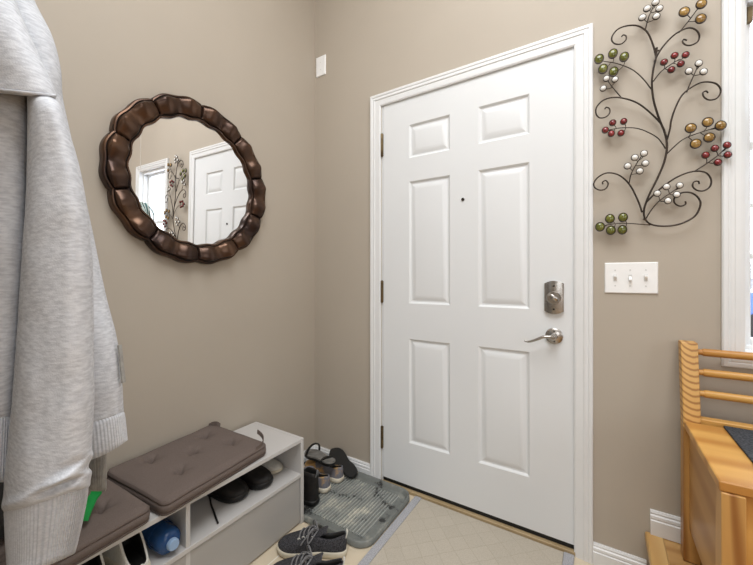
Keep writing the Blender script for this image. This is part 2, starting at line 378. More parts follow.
# deadbolt: shield plate, bulged, with turn piece
cx_, cz_ = 1.343, 1.048
b = MB(); rows = []
nz_ = 16
for j in range(nz_ + 1):
    t = j / nz_; row = []
    for i in range(13):
        s_ = i / 12 * 2 - 1
        zz = (t * 2 - 1) * (.058 + .011 * (1 - s_ * s_)) if abs(s_) < .999 else (t * 2 - 1) * .058
        th = .010 + .008 * (1 - s_ * s_) * (1 - (t * 2 - 1) ** 2 * .3)
        if abs(s_) > .85: th = .012
        row.append((cx_ + s_ * .036, .001 - th, cz_ + zz))
    rows.append(row)
b.grid(rows)
edge = [rows[0][i] for i in range(13)] + [rows[j][12] for j in range(1, nz_ + 1)] + [rows[nz_][i] for i in range(11, -1, -1)] + [rows[j][0] for j in range(nz_ - 1, 0, -1)]
b.grid([edge, [(p[0], .001, p[2]) for p in edge]], wrap=True)
dbp = b.build('deadbolt', M['nickel'], door, angle=50)
RotY = Matrix.Rotation(radians(90), 4, 'X')
def facing(x, y, z): return Matrix.Translation((x, y, z)) @ Matrix.Rotation(radians(90), 4, 'X')   # local z -> -Y
b = MB().lathe([(.0, .014), (.027, .014), (.027, .0195), (.025, .0215), (.0, .0225)], 28, facing(cx_, 0, cz_ - .002), caps=False)
ring = b.build('thumb_turn', M['nickel'], dbp)
c45 = cos(radians(-38)); s45 = sin(radians(-38)); b = MB()
rows = []
for t in [k / 10 for k in range(11)]:
    x = (t * 2 - 1) * .024; w = .0075 * (1 - (t * 2 - 1) ** 2) ** .5 + .0008
    h = .030 + .010 * (1 - (t * 2 - 1) ** 2)
    sec = [(x, -w, .018), (x, -w, h - .002), (x, -w * .5, h), (x, w * .5, h), (x, w, h - .002), (x, w, .018)]
    rows.append([(cx_ + p[0] * c45 - p[1] * s45, -p[2], cz_ + p[0] * s45 + p[1] * c45) for p in sec])
b.grid(rows, wrap=True, caps=True); b.build('turn_piece', M['nickel'], dbp)
for dz in (.048, -.049):
    MB().lathe([(0, .0155), (.0045, .0155), (.0045, .017), (.003, .018), (0, .018)], 12, facing(cx_, -.001, cz_ + dz), caps=False).build('screw', M['darkscrew'], dbp)
# lever
lx, lz = 1.343, .886
b = MB().lathe([(.0, 0), (.033, 0), (.034, .003), (.033, .008), (.026, .012), (.014, .0145), (.0125, .018), (.0125, .05), (.009, .054), (0, .055)], 32, facing(lx, .001, lz), caps=False)
path = spline([(lx + .006, -.046, lz), (lx - .012, -.047, lz + .001), (lx - .035, -.05, lz - .001), (lx - .06, -.051, lz - .013), (lx - .08, -.05, lz - .022), (lx - .095, -.049, lz - .026), (lx - .108, -.047, lz - .023)], 6)
b.tube(path, [interp([0, .2, .6, 1], [.0095, .007, .005, .004], i / (len(path) - 1)) for i in range(len(path))], 12)
lev = b.build('lever_handle', M['nickel'], door)
for dz in (.022, -.022):
    MB().lathe([(0, .0105), (.003, .0105), (.003, .0145), (0, .0145)], 10, facing(lx + .002, 0, lz + dz), caps=False).build('screw', M['darkscrew'], lev)
MB().lathe([(0, -.002), (.0075, -.002), (.0075, .0035), (.0055, .0045), (.0045, .002), (0, .0015)], 18, facing(.951, 0, 1.505), caps=False).build('peephole', M['darkscrew'], door)
for z in (1.051, .892):
    MB().box(1.4155, 1.4225, -.003, .02, z - .016, z + .016).build('latch_plate', M['nickel'], door, bevel=.002)

# ================================================================= WINDOW beside the tree
win = thing('window_1', (2.16, .03, .83), 'narrow white framed sidelight window beside the metal tree', 'window', kind='structure')
b = MB().grid(casing_rows(WX0 - .053, WX1 + .053, WZ0 - .053, WZ1 + .053, .056, sill=True)); b.build('window_casing', M['trim'], win, angle=20)
def ringframe(b, x0, x1, z0, z1, w, y0, y1):
    b.box(x0, x0 + w, y0, y1, z0, z1); b.box(x1 - w, x1, y0, y1, z0, z1); b.box(x0 + w, x1 - w, y0, y1, z0, z0 + w); b.box(x0 + w, x1 - w, y0, y1, z1 - w, z1)
b = MB(); ringframe(b, WX0, WX1, WZ0, WZ1, .004, -.004, .16); ringframe(b, WX0 + .004, WX1 - .004, WZ0 + .004, WZ1 - .004, .012, .03, .07)
b.build('window_jamb', M['trim'], win, smooth=False)
b = MB(); ringframe(b, WX0 + .006, WX1 - .006, WZ0 + .006, WZ1 - .006, .030, .07, .115)
b.box(WX0 + .03, WX1 - .03, .078, .108, 1.572, 1.602)
b.box(WX0 + .03, WX1 - .03, .078, .108, 1.195, 1.215)
b.build('sash', M['trim'], win, bevel=.003)
MB().box(WX0 + .03, WX1 - .03, .092, .096, WZ0 + .03, WZ1 - .03).build('window_pane', M['glass'], win, smooth=False)
b = MB().box(WX0 + .022, WX0 + .038, .052, .07, 2.003, 2.057); b.build('window_hinge', M['brass'], win, bevel=.003)
b = MB().box(WX0 + .017, WX1 - .017, .012, .045, WZ1 - .022, WZ1 - .004).build('blind_headrail', M['plastic'], win, bevel=.006)
# outside
struct(MB().box(-6, 16, WT + .02, 30, -.35, -.1).build('ground_outside', M['snow'], smooth=False), 'snowy ground outside the window', 'ground')

def bare_tree(x, y, h, seed, label):
    rnd = random.Random(seed); root = thing('snowy_tree', (x, y, -.1), label, 'tree', 'snowy trees outside')
    t = MB(); s = MB()
    def branch(p, d, l, r, lev):
        pts = [p]; q = p.copy(); dd = d.copy()
        for k in range(4):
            dd = (dd + Vector((rnd.uniform(-.2, .2), rnd.uniform(-.2, .2), rnd.uniform(-.02, .12)))).normalized()
            q = q + dd * l / 4; pts.append(q.copy())
        t.tube(pts, [r * (1 - .14 * k) for k in range(5)], 6)
        if lev == 1:
            s.tube([pp + Vector((0, 0, r * .8)) for pp in pts[1:]], [r * .7] * 4, 5); s.build('snow_cover', M['snow'], root); s.v = []; s.f = []; s.m = []
        if lev < 3:
            for k in range(5 if lev == 0 else 3):
                a = rnd.uniform(0, 2 * pi); st = pts[rnd.choice((2, 3, 4))]
                branch(st, (dd * .6 + Vector((cos(a), sin(a), .35)) * .8).normalized(), l * .55, r * .5, lev + 1)
    branch(Vector((x, y, -.1)), Vector((0, 0, 1)), h * .5, h * .022, 0)
    t.build('trunk', M['bark'], root)
bare_tree(3.9, 4.6, 4.2, 3, 'bare snow-dusted tree outside the narrow window')
# parked car outside
car = thing('car', (5.5, 8.5, -.1), 'blue parked car outside the narrow window', 'car')
prof = [(-2.1, .25), (-2.1, .75), (-1.9, .9), (-1.1, .98), (-.5, 1.42), (.7, 1.45), (1.4, 1.02), (2.05, .92), (2.15, .6), (2.1, .25)]
b = MB().prism([(5.5 + p[0], p[1] - .1) for p in prof], 1, 7.7, 9.3); b.build('car_body', M['carblue'], car, bevel=.06)
b = MB().prism([(5.5 + p[0], p[1] - .1) for p in ((-.95, 1.0), (-.42, 1.36), (.62, 1.38), (1.2, 1.02))], 1, 7.685, 7.72); b.build('side_glass', M['carglass'], car)
for wx in (-1.35, 1.35):
    for wy in (7.72, 9.12):
        MB().lathe([(.18, 0), (.32, .01), (.33, .1), (.32, .19), (.18, .2)], 22, Matrix.Translation((5.5 + wx, wy + .17, .22)) @ Matrix.Rotation(radians(90), 4, 'X')).build('wheel', M['black'], car)
fn = MB()
for k in range(60): fn.box(-2 + k * .2, -2 + k * .2 + .17, 12, 12.04, -.1, 1.5)
fn.box(-2, 10, 12.04, 12.08, 1.1, 1.2)
tag(fn.build('board_fence', M['fence'], smooth=False), 'grey board fence at the far side of the snowy yard', 'fence')

# ================================================================= MIRROR
MC = Vector((.0, -.766, 1.545))
mir = thing('round_mirror', MC, 'round wall mirror in a scalloped dark bronze frame on the left wall', 'mirror')
NS = 10
for k in range(NS):
    th0 = radians(16.5 + 36 * k); rows = []
    nu = 50
    for i in range(nu + 1):
        u = i / nu; a = th0 + u * radians(36)
        w2 = sin(2 * pi * u) ** 2
        e = min(u, 1 - u)
        notch = max(0, 1 - e / .04)
        ro = .3440 + .009 * max(0, sin(pi * u)) ** .5 + .0065 * w2 - .002 * notch; ri = .272 - .007 * w2
        hh = .017 * w2 - .017 * notch * notch
        prof = [(ro, .002), (ro, .030), (ro - .002, .035), (ro - .008, .036), (ro - .009, .031), (ro - .012, .031), (ro - .0135, .040 + hh * .5)]
        r0 = ro - .018; r1 = ri + .016
        for s_ in (0, .2, .4, .6, .8, 1):
            prof.append((r0 + (r1 - r0) * s_, .0405 + hh * (1 - .3 * s_) + .004 * sin(pi * s_) - .008 * s_))
        prof += [(ri + .012, .032), (ri + .011, .026), (ri + .008, .026), (ri + .007, .031), (ri + .001, .030), (ri, .026), (ri, .010)]
        rows.append([MC + Vector((h, r * cos(a), r * sin(a))) for r, h in prof])
    b = MB().grid(rows, caps=False)
    npf = len(rows[0])
    # groove strips take the dark finish
    seg = b.build('frame_segment', [M['bronze'], M['bronzedark']], mir, angle=60)
    cnt = 0
    for p in seg.data.polygons:
        zc = [seg.data.vertices[i].co for i in p.vertices]
        hs = sum(c.x for c in zc) / len(zc); rr_ = sum(hypot(c.y, c.z) for c in zc) / len(zc)
        if (hs < .0335 and .305 < rr_ < .350 and max(c.x for c in zc) - min(c.x for c in zc) < .006 and hs > .0295) or (hs < .0275 and hs > .0255 and rr_ < .295):
            p.material_index = 1
b = MB().lathe([(.27, 0), (.332, 0), (.332, .008), (.27, .008)], 60, Matrix.Translation(MC + Vector((.001, 0, 0))) @ Matrix.Rotation(radians(90), 4, 'Y'), caps=False)
b.build('backing_ring', M['bronzedark'], mir)
b = MB().lathe([(0, .0), (.276, .0), (.276, .004), (0, .004)], 64, Matrix.Translation(MC + Vector((.010, 0, 0))) @ Matrix.Rotation(radians(-.3), 4, 'Z') @ Matrix.Rotation(radians(1.1), 4, 'Y') @ Matrix.Rotation(radians(90), 4, 'Y'), caps=False)
b.build('mirror_glass', M['mirror'], mir, angle=30)

# ================================================================= METAL TREE WALL ART
TY = -.026
def tp(x, y, A=True, dy=0):
    S = 4.347
    return on(580 + x / S, (0 if A else 110) + y / S, 1, TY + dy)
art = thing('metal_tree_wall_art', (1.66, -.02, 1.2), 'scrolling dark metal tree with coloured glass berries hung between door and window', 'wall art')
RS = {}
def stem(pts, r0, r1, A=True, dy=0, name='branch', curl=0):
    P_ = [tp(x, y, A, dy) for x, y in pts]; P_ = spline(P_, 6); n = len(P_)
    for i, p in enumerate(P_): p.y += -.008 * sin(pi * i / (n - 1)) * (1 if curl else .5)
    b_ = MB().tube(P_, [r0 + (r1 - r0) * i / (n - 1) for i in range(n)], 8)
    return b_
def put(b_, name): return b_.build(name, M['iron'], art)
B = False
trunk = stem([(332, 232 + 0), (328, 260), (317, 310), (312, 370), (320, 440), (343, 515), (366, 568)], .0030, .0036)
trunk2 = stem([(366, 90), (376, 130), (377, 175), (363, 235), (335, 300), (300, 370), (279, 430), (281, 470), (305, 496), (350, 505), (400, 503), (450, 490), (500, 460), (522, 415), (515, 385), (490, 364), (460, 358), (430, 365), (409, 385), (412, 406), (435, 418), (458, 410), (458, 397)], .0036, .0026, B)
trunk.v_off = len(trunk.v); n0 = len(trunk.v); trunk.v += trunk2.v; trunk.f += [tuple(i + n0 for i in f) for f in trunk2.f]; trunk.m += trunk2.m
c = tp(333, 222); trunk.tube([c + Vector((-.008, 0, 0)), c + Vector((.008, 0, 0))], .003, 8)
trunk.tube([c + Vector((0, 0, -.012)), c + Vector((0, 0, .012))], [.002, .004], 8)
for (x, y, A) in ((333, 240, True), (281, 470, False)):    # wall stand-offs
    p = tp(x, y, A); trunk.tube([p, Vector((p.x, 0, p.z))], .003, 6)
put(trunk, 'trunk')
scrolls = [
 ([(330, 245), (320, 205), (297, 150), (270, 125), (240, 115), (200, 118), (165, 132), (142, 158), (138, 180), (152, 195), (178, 195), (198, 178), (200, 160), (188, 153), (180, 161)], True),
 ([(324, 268), (337, 240), (360, 205), (395, 167), (430, 142), (470, 127), (500, 135), (516, 158), (510, 185), (485, 200), (460, 200), (445, 185), (450, 173), (465, 176)], True),
 ([(355, 540), (310, 495), (250, 450), (190, 430), (140, 427), (100, 440), (72, 470), (70, 498), (85, 515), (110, 512), (128, 495), (128, 475), (115, 467), (107, 475)], True),
 ([(378, 610), (391, 560), (395, 530), (410, 480), (440, 420), (480, 385), (530, 362), (580, 365), (605, 385), (607, 410), (590, 432), (560, 438), (538, 425), (533, 405), (548, 397), (556, 405)], True),
 ([(285, 405), (340, 350), (400, 305), (450, 280), (500, 268), (545, 275), (567, 305), (562, 335), (535, 353), (505, 350), (488, 332), (495, 313), (514, 311), (518, 322)], False),
 ([(270, 445), (250, 390), (215, 325), (170, 285), (120, 275), (80, 293), (60, 320), (65, 340), (88, 350), (112, 343), (122, 322), (112, 308), (98, 314), (100, 323)], False)]
for pts, A in scrolls: put(stem(pts, .0030, .0024, A, curl=1), 'scroll')
# berry clusters: stem path, [(x,y)], rx, ry, material, colour word, A
clusters = [
 ([(283, 132), (297, 80), (312, 45), (322, 20)], [(328, 12), (292, 38), (345, 38), (271, 77), (332, 72)], 19, 14, 'pearl', 'pearl white', True),
 ([(430, 142), (470, 95), (500, 55), (515, 35)], [(453, 52), (527, 18), (525, 82)], 27, 21, 'gold', 'amber', True),
 ([(310, 388), (275, 345), (235, 310), (195, 290), (150, 275), (105, 267)], [(83, 257), (143, 234), (192, 248), (100, 300), (146, 312)], 23, 21, 'olive', 'olive green', True),
 ([(180, 425), (140, 380), (120, 350)], [(115, 342), (152, 346), (101, 385)], 16, 13, 'pearl', 'pearl white', True),
 ([(318, 355), (350, 315), (390, 285), (432, 258)], [(365, 271), (411, 242), (459, 239), (397, 304), (438, 278)], 19, 14, 'red', 'dark red', True),
 ([(463, 402), (480, 360), (500, 315), (510, 290)], [(473, 310), (516, 276), (537, 312)], 19, 15, 'pearl', 'pearl white', True),
 ([(372, 168), (340, 125), (295, 98), (250, 82), (205, 78), (165, 80), (125, 87)], [(110, 88), (142, 56), (190, 50), (136, 103), (178, 101)], 17, 14, 'red', 'dark red', False),
 ([(378, 190), (420, 150), (455, 125), (510, 103), (585, 78)], [(481, 79), (555, 53), (611, 68), (503, 147), (562, 120)], 28, 21, 'gold', 'amber', False),
 ([(495, 268), (540, 240), (590, 205), (630, 168)], [(546, 197), (586, 167), (639, 153), (599, 228), (642, 195)], 20, 15, 'red', 'dark red', False),
 ([(285, 475), (310, 435), (345, 395), (395, 360), (430, 335)], [(336, 363), (376, 334), (433, 328), (382, 395), (420, 368)], 18, 14, 'pearl', 'pearl white', False),
 ([(213, 322), (222, 280), (245, 235), (272, 195)], [(207, 244), (238, 207), (278, 189), (284, 232), (260, 266)], 18, 14, 'pearl', 'pearl white', False),
 ([(305, 500), (260, 497), (220, 494), (165, 493), (100, 503)], [(87, 508), (130, 473), (187, 467), (134, 523), (184, 521)], 23, 20, 'olive', 'olive green', False)]
for pts, berries, rx, ry, mk, word, A in clusters:
    bb_ = stem(pts, .0021, .0016, A)
    SP = spline([tp(x, y, A) for x, y in pts], 6)
    sc = (tp(100, 0, True) - tp(0, 0, True)).x / 100
    for (x, y) in berries:
        c = tp(x, y, A, -.006)
        q = min(SP, key=lambda p: (p - c).length + (.012 if (p - c).length < .012 else 0))
        i = SP.index(q); q = SP[max(0, i - 2)]
        mid = (q + c) / 2 + Vector((.003, .002, -.003))
        bb_.tube(spline([q, mid, c + Vector((0, .003, 0))], 4), .0013, 6)
    bstem = put(bb_, 'berry_stem')
    tilt = radians(18 if rx - ry > 3 else 0)
    for (x, y) in berries:
        c = tp(x, y, A, -.006)
        loc_sc = (tp(x + 10, y, A) - tp(x, y, A)).x / 10
        a_, c_ = rx * loc_sc, ry * .234 / 100 * 1.0
        vs = (tp(x, y - 10, A) - tp(x, y + 10, A)).z / 20
        c_ = ry * vs; a_ = rx * loc_sc * .92
        Mx = Matrix.Translation(c) @ Matrix.Rotation(-tilt, 4, 'Y') @ Matrix.Rotation(radians(90), 4, 'X') @ Matrix.Diagonal((a_, c_, 1, 1))
        g = MB()
        g.lathe([(0, -.004), (.85, -.004), (1.04, -.001), (1.04, .002), (.96, .004), (.84, .0035)], 20, Mx, 0, caps=False)
        g.lathe([(.85, .003), (.78, .0046), (.6, .0066), (.35, .0080), (.12, .0086), (.0, .0087)], 20, Mx, 1, caps=False)
        o = g.build('berry', [M['iron'], M[mk]], bstem, angle=50)
        o['label'] = word + ' glass berry in a dark metal rim'

# ================================================================= SWITCH PLATES
sw = thing('switch_plate', (1.602, -.003, 1.129), 'white three-gang light switch plate right of the door', 'light switch')
def plate(b, x0, x1, z0, z1, t=.006):
    rows = []
    for ins, y in ((0, 0), (0, -t * .5), (.003, -t)): rows.append([(x0 + ins, y, z0 + ins), (x1 - ins, y, z0 + ins), (x1 - ins, y, z1 - ins), (x0 + ins, y, z1 - ins)])
    b.grid(rows, wrap=True); n = len(b.v); b.f.append((n - 4, n - 3, n - 2, n - 1)); b.m.append(0); return b
plate(MB(), 1.520, 1.684, 1.071, 1.188).build('plate', M['plastic'], sw, angle=20)
slotm = mat('pale grey slot', srgb(214, 214, 212), .5)
for k, sx in enumerate((1.554, 1.601, 1.648)):
    MB().box(sx - .0055, sx + .0055, -.0068, -.0055, 1.117, 1.142).build('toggle_slot', slotm, sw, smooth=False)
    up = -1 if k == 1 else 1
    b = MB().prism([(-.006, 1.1295 - .0105), (-.006, 1.1295 + .0105), (-.0075, 1.1295 + .0085 * (1 if up > 0 else .3)), (-.0185, 1.1295 + up * .010), (-.0185, 1.1295 + up * .004), (-.0075, 1.1295 - .0085)], 0, sx - .0045, sx + .0045)
    b.build('toggle', M['plastic'], sw, bevel=.0008)
    for zz in (1.1295 + .030, 1.1295 - .030):
        MB().lathe([(0, .0055), (.003, .0055), (.0028, .0072), (0, .0076)], 10, facing(sx, 0, zz), caps=False).build('screw', slotm, sw)
bp_ = thing('blank_wall_plate', (.052, -.003, 2.435), 'small white blank wall plate high beside the room corner', 'wall plate')
plate(MB(), .014, .090, 2.374, 2.496).build('plate', M['plastic'], bp_, angle=20)
for zz in (2.412, 2.458):
    MB().lathe([(0, .0055), (.003, .0055), (.0028, .0068), (0, .007)], 10, facing(.052, 0, zz), caps=False).build('screw', slotm, bp_)

# ================================================================= SHOE BENCH
BX, BY0, BY1, BZ = .352, -1.62, -.457, .39
sb = thing('shoe_bench', (.18, -1.04, 0), 'low pale grey shoe cabinet with open cubbies along the left wall', 'shoe bench')
x0 = .016
MB().box(x0, BX, BY0, BY1 - .018, BZ - .016, BZ).build('top_panel', M['benchgrey'], sb, bevel=.0012)
for y in (BY1, BY0 + .018):
    MB().box(x0, BX, y - .018, y, 0, BZ if y == BY1 else BZ - .016).build('end_panel', M['benchgrey'], sb, bevel=.0012)
MB().box(x0, BX, BY0 + .018, BY1 - .018, .216, .232).build('shelf', M['benchgrey'], sb, bevel=.0012)
MB().box(x0 + .006, BX - .004, -1.000, -.985, .03, .374).build('divider', M['benchgrey'], sb, bevel=.001)
MB().box(x0, x0 + .006, BY0 + .018, BY1 - .018, .03, .374).build('back_panel', M['benchgrey'], sb)
MB().box(x0, BX - .03, BY0 + .018, BY1 - .018, .03, .046).build('bottom_panel', M['benchgrey'], sb)
MB().box(BX - .034, BX - .018, BY0 + .018, BY1 - .018, 0, .03).build('kick_panel', M['benchgrey'], sb)
for ya, yb_ in ((-.988, -.478), (-1.600, -.999)):
    MB().box(BX - .022, BX - .005, ya, yb_, .008, .213).build('cabinet_door', M['benchdoor'], sb, bevel=.0012)

# cushions
def cushion(name, cx, cy, rot, lx, ly, t, tufts, label, strap=None, z0=BZ):
    root = thing(name, (cx, cy, z0), label, 'cushion', 'tufted bench cushions', rot=rot, local=True)
    nx, ny = 92, 112
    def rim(s_):
        a = abs(s_); return 1 - max(0, (a - .86) / .14) ** 2.4
    rc = .02
    def shape(u, v):
        # rounded rectangle mapping
        x, y = u * lx / 2, v * ly / 2
        return x, y
    def hgt(u, v):
        e = min((1 - abs(u)) * lx / 2, (1 - abs(v)) * ly / 2)
        h = t * (.90 + .10 * min(1, max(0, e) / .022) ** .6)
        h *= 1 + .4 * (.5 - u / 2)
        h += .002 * noise.noise(Vector((u * 2.1 + cx * 7, v * 2.6, cy)))
        for tx, ty in tufts:
            d = hypot(u * lx / 2 - tx, v * ly / 2 - ty)
            h -= .027 * math.exp(-(d / .012) ** 2) + .009 * math.exp(-(d / .036) ** 2)
            a = atan2(v * ly / 2 - ty, u * lx / 2 - tx)
            h -= .006 * math.exp(-((d - .02) / .016) ** 2) * (.5 + .5 * cos(a * 5 + tx * 40)) ** 2
        return h
    rows = []
    us = [sin(pi / 2 * (i / nx * 2 - 1)) * .25 + (i / nx * 2 - 1) * .75 for i in range(nx + 1)]
    vs = [sin(pi / 2 * (i / ny * 2 - 1)) * .25 + (i / ny * 2 - 1) * .75 for i in range(ny + 1)]
    def xy(u, v):
        x, y = u * lx / 2, v * ly / 2
        # pinch corners round
        ax, ay = max(0, abs(x) - (lx / 2 - rc)), max(0, abs(y) - (ly / 2 - rc)); d = hypot(ax, ay)
        if d > rc:
            k = rc / d; x = math.copysign(lx / 2 - rc + ax * k, x); y = math.copysign(ly / 2 - rc + ay * k, y)
        return x, y
    for v in vs: rows.append([(*xy(u, v), hgt(u, v)) for u in us])
    b = MB().grid(rows)
    edge = [(us[i], vs[0]) for i in range(nx)] + [(us[nx], vs[j]) for j in range(ny)] + [(us[i], vs[ny]) for i in range(nx, 0, -1)] + [(us[0], vs[j]) for j in range(ny, 0, -1)]
    rings = []
    for f, o in ((0, 0), (.10, .004), (.2, .0045), (.24, .0015), (.28, .0045), (.5, .006), (.74, .004), (.78, .001), (.82, .004), (.94, .001), (1, -.006)):
        r = []
        for (u, v) in edge:
            x, y = xy(u, v); h = hgt(u, v); d = hypot(x / lx, y / ly)
            n_ = Vector((max(0, abs(x) - lx / 2 + rc) * (1 if x > 0 else -1), max(0, abs(y) - ly / 2 + rc) * (1 if y > 0 else -1), 0))
            n_ = n_.normalized() if n_.length else Vector((0, 0, 0))
            r.append((x + n_.x * o, y + n_.y * o, h * (1 - f) + .0005))
        rings.append(r)
    b.grid(rings, wrap=True)
    n = len(b.v); ne = len(edge); b.f.append(tuple(range(n - ne, n))); b.m.append(0)
    b.build('cushion_body', M['cushion'], root, angle=70)
    bt = MB()
    for tx, ty in tufts:
        u, v = tx / lx * 2, ty / ly * 2
        o = MB().lathe([(0, -.002), (.0045, -.001), (.005, .001), (.003, .0024), (0, .0028)], 12, Matrix.Translation((tx, ty, hgt(u, v) - .001)), caps=False)
        o.build('tuft_button', M['cushion'], root)
    for sp in (strap or []):
        MB().ribbon(sp, .016, .003).build('tie_strap', M['cushion'], root)
    return root
# right cushion, turned slightly
rt = radians(6)
def cworld(u, v, z, cx, cy, r):
    p = on(u, v, 2, z); dx, dy = p.x - cx, p.y - cy
    return (dx * cos(-r) - dy * sin(-r), dx * sin(-r) + dy * cos(-r))
CR = (.190, -.884); CLc = (.216, -1.336)
def sp_(pts):
    out = []
    for u, v, z in pts:
        x, y = cworld(u, v, BZ + z, CR[0], CR[1], rt); out.append(Vector((x, y, z)))
    return [(p_, (0, .15, 1), (1, 1, 0)) for p_ in spline(out, 4)]
st2 = sp_([(257.5, 431.5, .082), (260.5, 434, .074), (263, 437.5, .066), (263, 442, .058), (259.5, 446.5, .052), (256, 449, .050)])
st3 = sp_([(209, 425.5, .072), (213, 423.5, .080), (217, 423.5, .082), (220, 425.5, .072)])
cushion('seat_cushion', CR[0], CR[1], rt, .330, .430, .052, [cworld(u, v, BZ + z_, CR[0], CR[1], rt) for u, v, z_ in [(150.8, 455.6, .078), (180, 471.4, .05), (192.6, 451, .06), (205, 433, .075), (231, 443.2, .05)]],
        'taupe tufted seat cushion nearer the room corner on the shoe bench, strap curling up', [st2, st3])
T5b = [cworld(100.7, 509.6, BZ + .05, CLc[0], CLc[1], radians(3))]
T5b += [(T5b[0][0] - .17, T5b[0][1]), (T5b[0][0] - .085, T5b[0][1] - .115), (T5b[0][0], T5b[0][1] - .23), (T5b[0][0] - .17, T5b[0][1] - .23)]
cushion('seat_cushion', CLc[0], CLc[1], radians(4.5), .315, .425, .052, T5b, 'taupe tufted seat cushion under the hanging grey sweatshirt')

# ================================================================= SHOES
def shoe(name, loc, rot, label, cat='shoe', L_=.285, W=1.0, upper='charcoal', sole='cream', lining='black', style='sneaker', laces=None, group=None, tilt=None, tab=None, toecap=None, sole_t=.026):
    root = thing(name, loc, label, cat, group, rot=rot, local=True)
    if tilt: root.rotation_euler = tilt
    ts = [0, .03, .1, .2, .3, .4, .5, .6, .7, .8, .88, .94, .98, 1.0]
    hw = [.012, .024, .031, .034, .033, .034, .038, .043, .047, .047, .041, .031, .018, .004]
    hw = [h * W for h in hw]
    if style == 'boot':
        hz = [.150, .155, .156, .156, .152, .130, .100, .082, .070, .062, .056, .050, .040, .03]; op = (.02, .34)
    elif style == 'slipon':
        hz = [.066, .070, .068, .060, .056, .060, .070, .068, .062, .055, .049, .044, .036, .028]; op = (.02, .46)
    else:
        hz = [.078, .082, .076, .067, .066, .078, .088, .080, .067, .057, .050, .044, .036, .028]; op = (.02, .40)
    if style == 'hightop':
        hz = [.034, .037, .046, .074, .104, .122, .124, .108, .088, .072, .060, .050, .040, .03]; op = (.012, .52)
    TW = {'boot': .78, 'hightop': .93}.get(style, .62)
    z0 = sole_t * .7
    rows = []; N = 30
    for i in range(N + 1):
        t = i / N
        t = .5 - .5 * cos(pi * t) if True else t
        w = max(.003, sinterp(ts, hw, t)); h = sinterp(ts, hz, t)
        opening = op[0] < t < op[1]
        k = 1.0
        row = []
        # outer: left bottom -> left rim
        tw = TW
        for a in (0, .2, .45, .7, .88, 1):
            ang = a * pi / 2
            y = w * (1 - (1 - tw) * (a ** 1.6)); z = z0 + (h - z0) * a
            if not opening:
                y = w * cos(ang * .62) ** 1.1 if a < 1 else w * .52; z = z0 + (h - z0) * sin(ang) ** .75 * .97
            row.append((t * L_, y, z))
        rimy, rimz = row[-1][1], row[-1][2]
        if opening:
            inner = [(rimy - .006, rimz + .001), (rimy - .009, rimz - .006), (rimy - .010, rimz * .6 + .01), (rimy * .7, z0 + .012), (0, z0 + .010)]
        else:
            inner = [(rimy * .88, rimz + .0012), (rimy * .66, rimz + .003), (rimy * .44, rimz + .0042), (rimy * .2, rimz + .005), (0, rimz + .0052)]
        for y, z in inner: row.append((t * L_, y, z))
        row = row + [(p[0], -p[1], p[2]) for p in row[-2::-1]]
        rows.append(row)
    b = MB().grid(rows)
    # close heel and toe
    for r in (rows[0], rows[-1]):
        n = len(b.v); b.v += [Vector(p) for p in r]; b.f.append(tuple(range(n, n + len(r)))); b.m.append(0)
    up = b.build('upper', [M[upper], M[lining]], root, angle=80)
    for p in up.data.polygons:
        c = p.center; t = c.x / L_
        if op[0] < t < op[1] + .02:
            w = max(.003, sinterp(ts, hw, t)); h = sinterp(ts, hz, t); tw = TW
            if abs(c.y) < w * tw - .0065: p.material_index = 1
    # sole
    out = []
    no = 20
    for i in range(no + 1): t = .5 - .5 * cos(pi * i / no); out.append((t, max(.003, sinterp(ts, hw, t))))
    def ring(sc, z, dz=0):
        cxm = L_ / 2
        P_ = [((t * L_ - cxm) * (1 + (sc - 1) * .35) + cxm, w * sc + .001) for t, w in out]
        pts = P_ + [(x, -w) for x, w in reversed(P_)]
        return [(x, y, z + max(0, (x / L_ - .8)) ** 2 * .22 * (1 if z < .015 else .5)) for x, y in pts]
    sr = [ring(.92, 0), ring(1.02, .004), ring(1.08, .012), ring(1.07, sole_t * .8), ring(1.02, sole_t), ring(.9, sole_t + .001)]
    MB().grid(sr, wrap=True, caps=True).build('sole', M[sole], root, angle=60)
    if laces:
        lt = [.44, .50, .56, .62]
        ul = []
        eyel = up
        for k, t in enumerate(lt):
            h = sinterp(ts, hz, t) + .003; w = sinterp(ts, hw, t) * .62
            path = [(t * L_, -w, h * .9 - .001), (t * L_ + .003, -w * .6, h + .003), (t * L_ + .008, 0, h + .006), (t * L_ + .011, w * .6, h + .003), (t * L_ + .012, w, h * .9 - .001)]
            MB().tube(spline(path, 5), .003, 8).build('lace', M[laces], root)
            for sgn in (-1, 1):
                c = Vector((t * L_ + (.003 if sgn < 0 else .012), sgn * w * 1.04, h * .89))
                MB().tube([c + Vector((cos(a) * .0048, sgn * .0008 + sin(a) * .0012, sin(a) * .0045)) for a in [2 * pi * q / 12 for q in range(12)]], .0015, 6, closed=True).build('eyelet', M['white'], up)
        # bow
        t = .41; h = sinterp(ts, hz, t) + .012; c = Vector((t * L_, 0, h))
        for sgn in (-1, 1):
            lp = [c, c + Vector((.015, sgn * .022, .02)), c + Vector((.03, sgn * .045, .006)), c + Vector((.028, sgn * .05, -.02)), c + Vector((.012, sgn * .03, -.006)), c]
            MB().tube(spline(lp, 6), .0031, 8).build('lace_loop', M[laces], root)
            en = [c, c + Vector((.02, sgn * .015, .004)), c + Vector((.045, sgn * .036, -.012)), c + Vector((.06, sgn * .046, -.032))]
            MB().tube(spline(en, 6), .003, 8).build('lace_end', M[laces], root)
        # tongue
        rows = []
        for q in range(7):
            t = .40 - .02 * q; hh = sinterp(ts, hz, .42) + .004 + .0028 * q
            rows.append([(.42 * L_ - .006 * q, y, hh - abs(y) * abs(y) * 12) for y in (-.022, -.011, 0, .011, .022)])
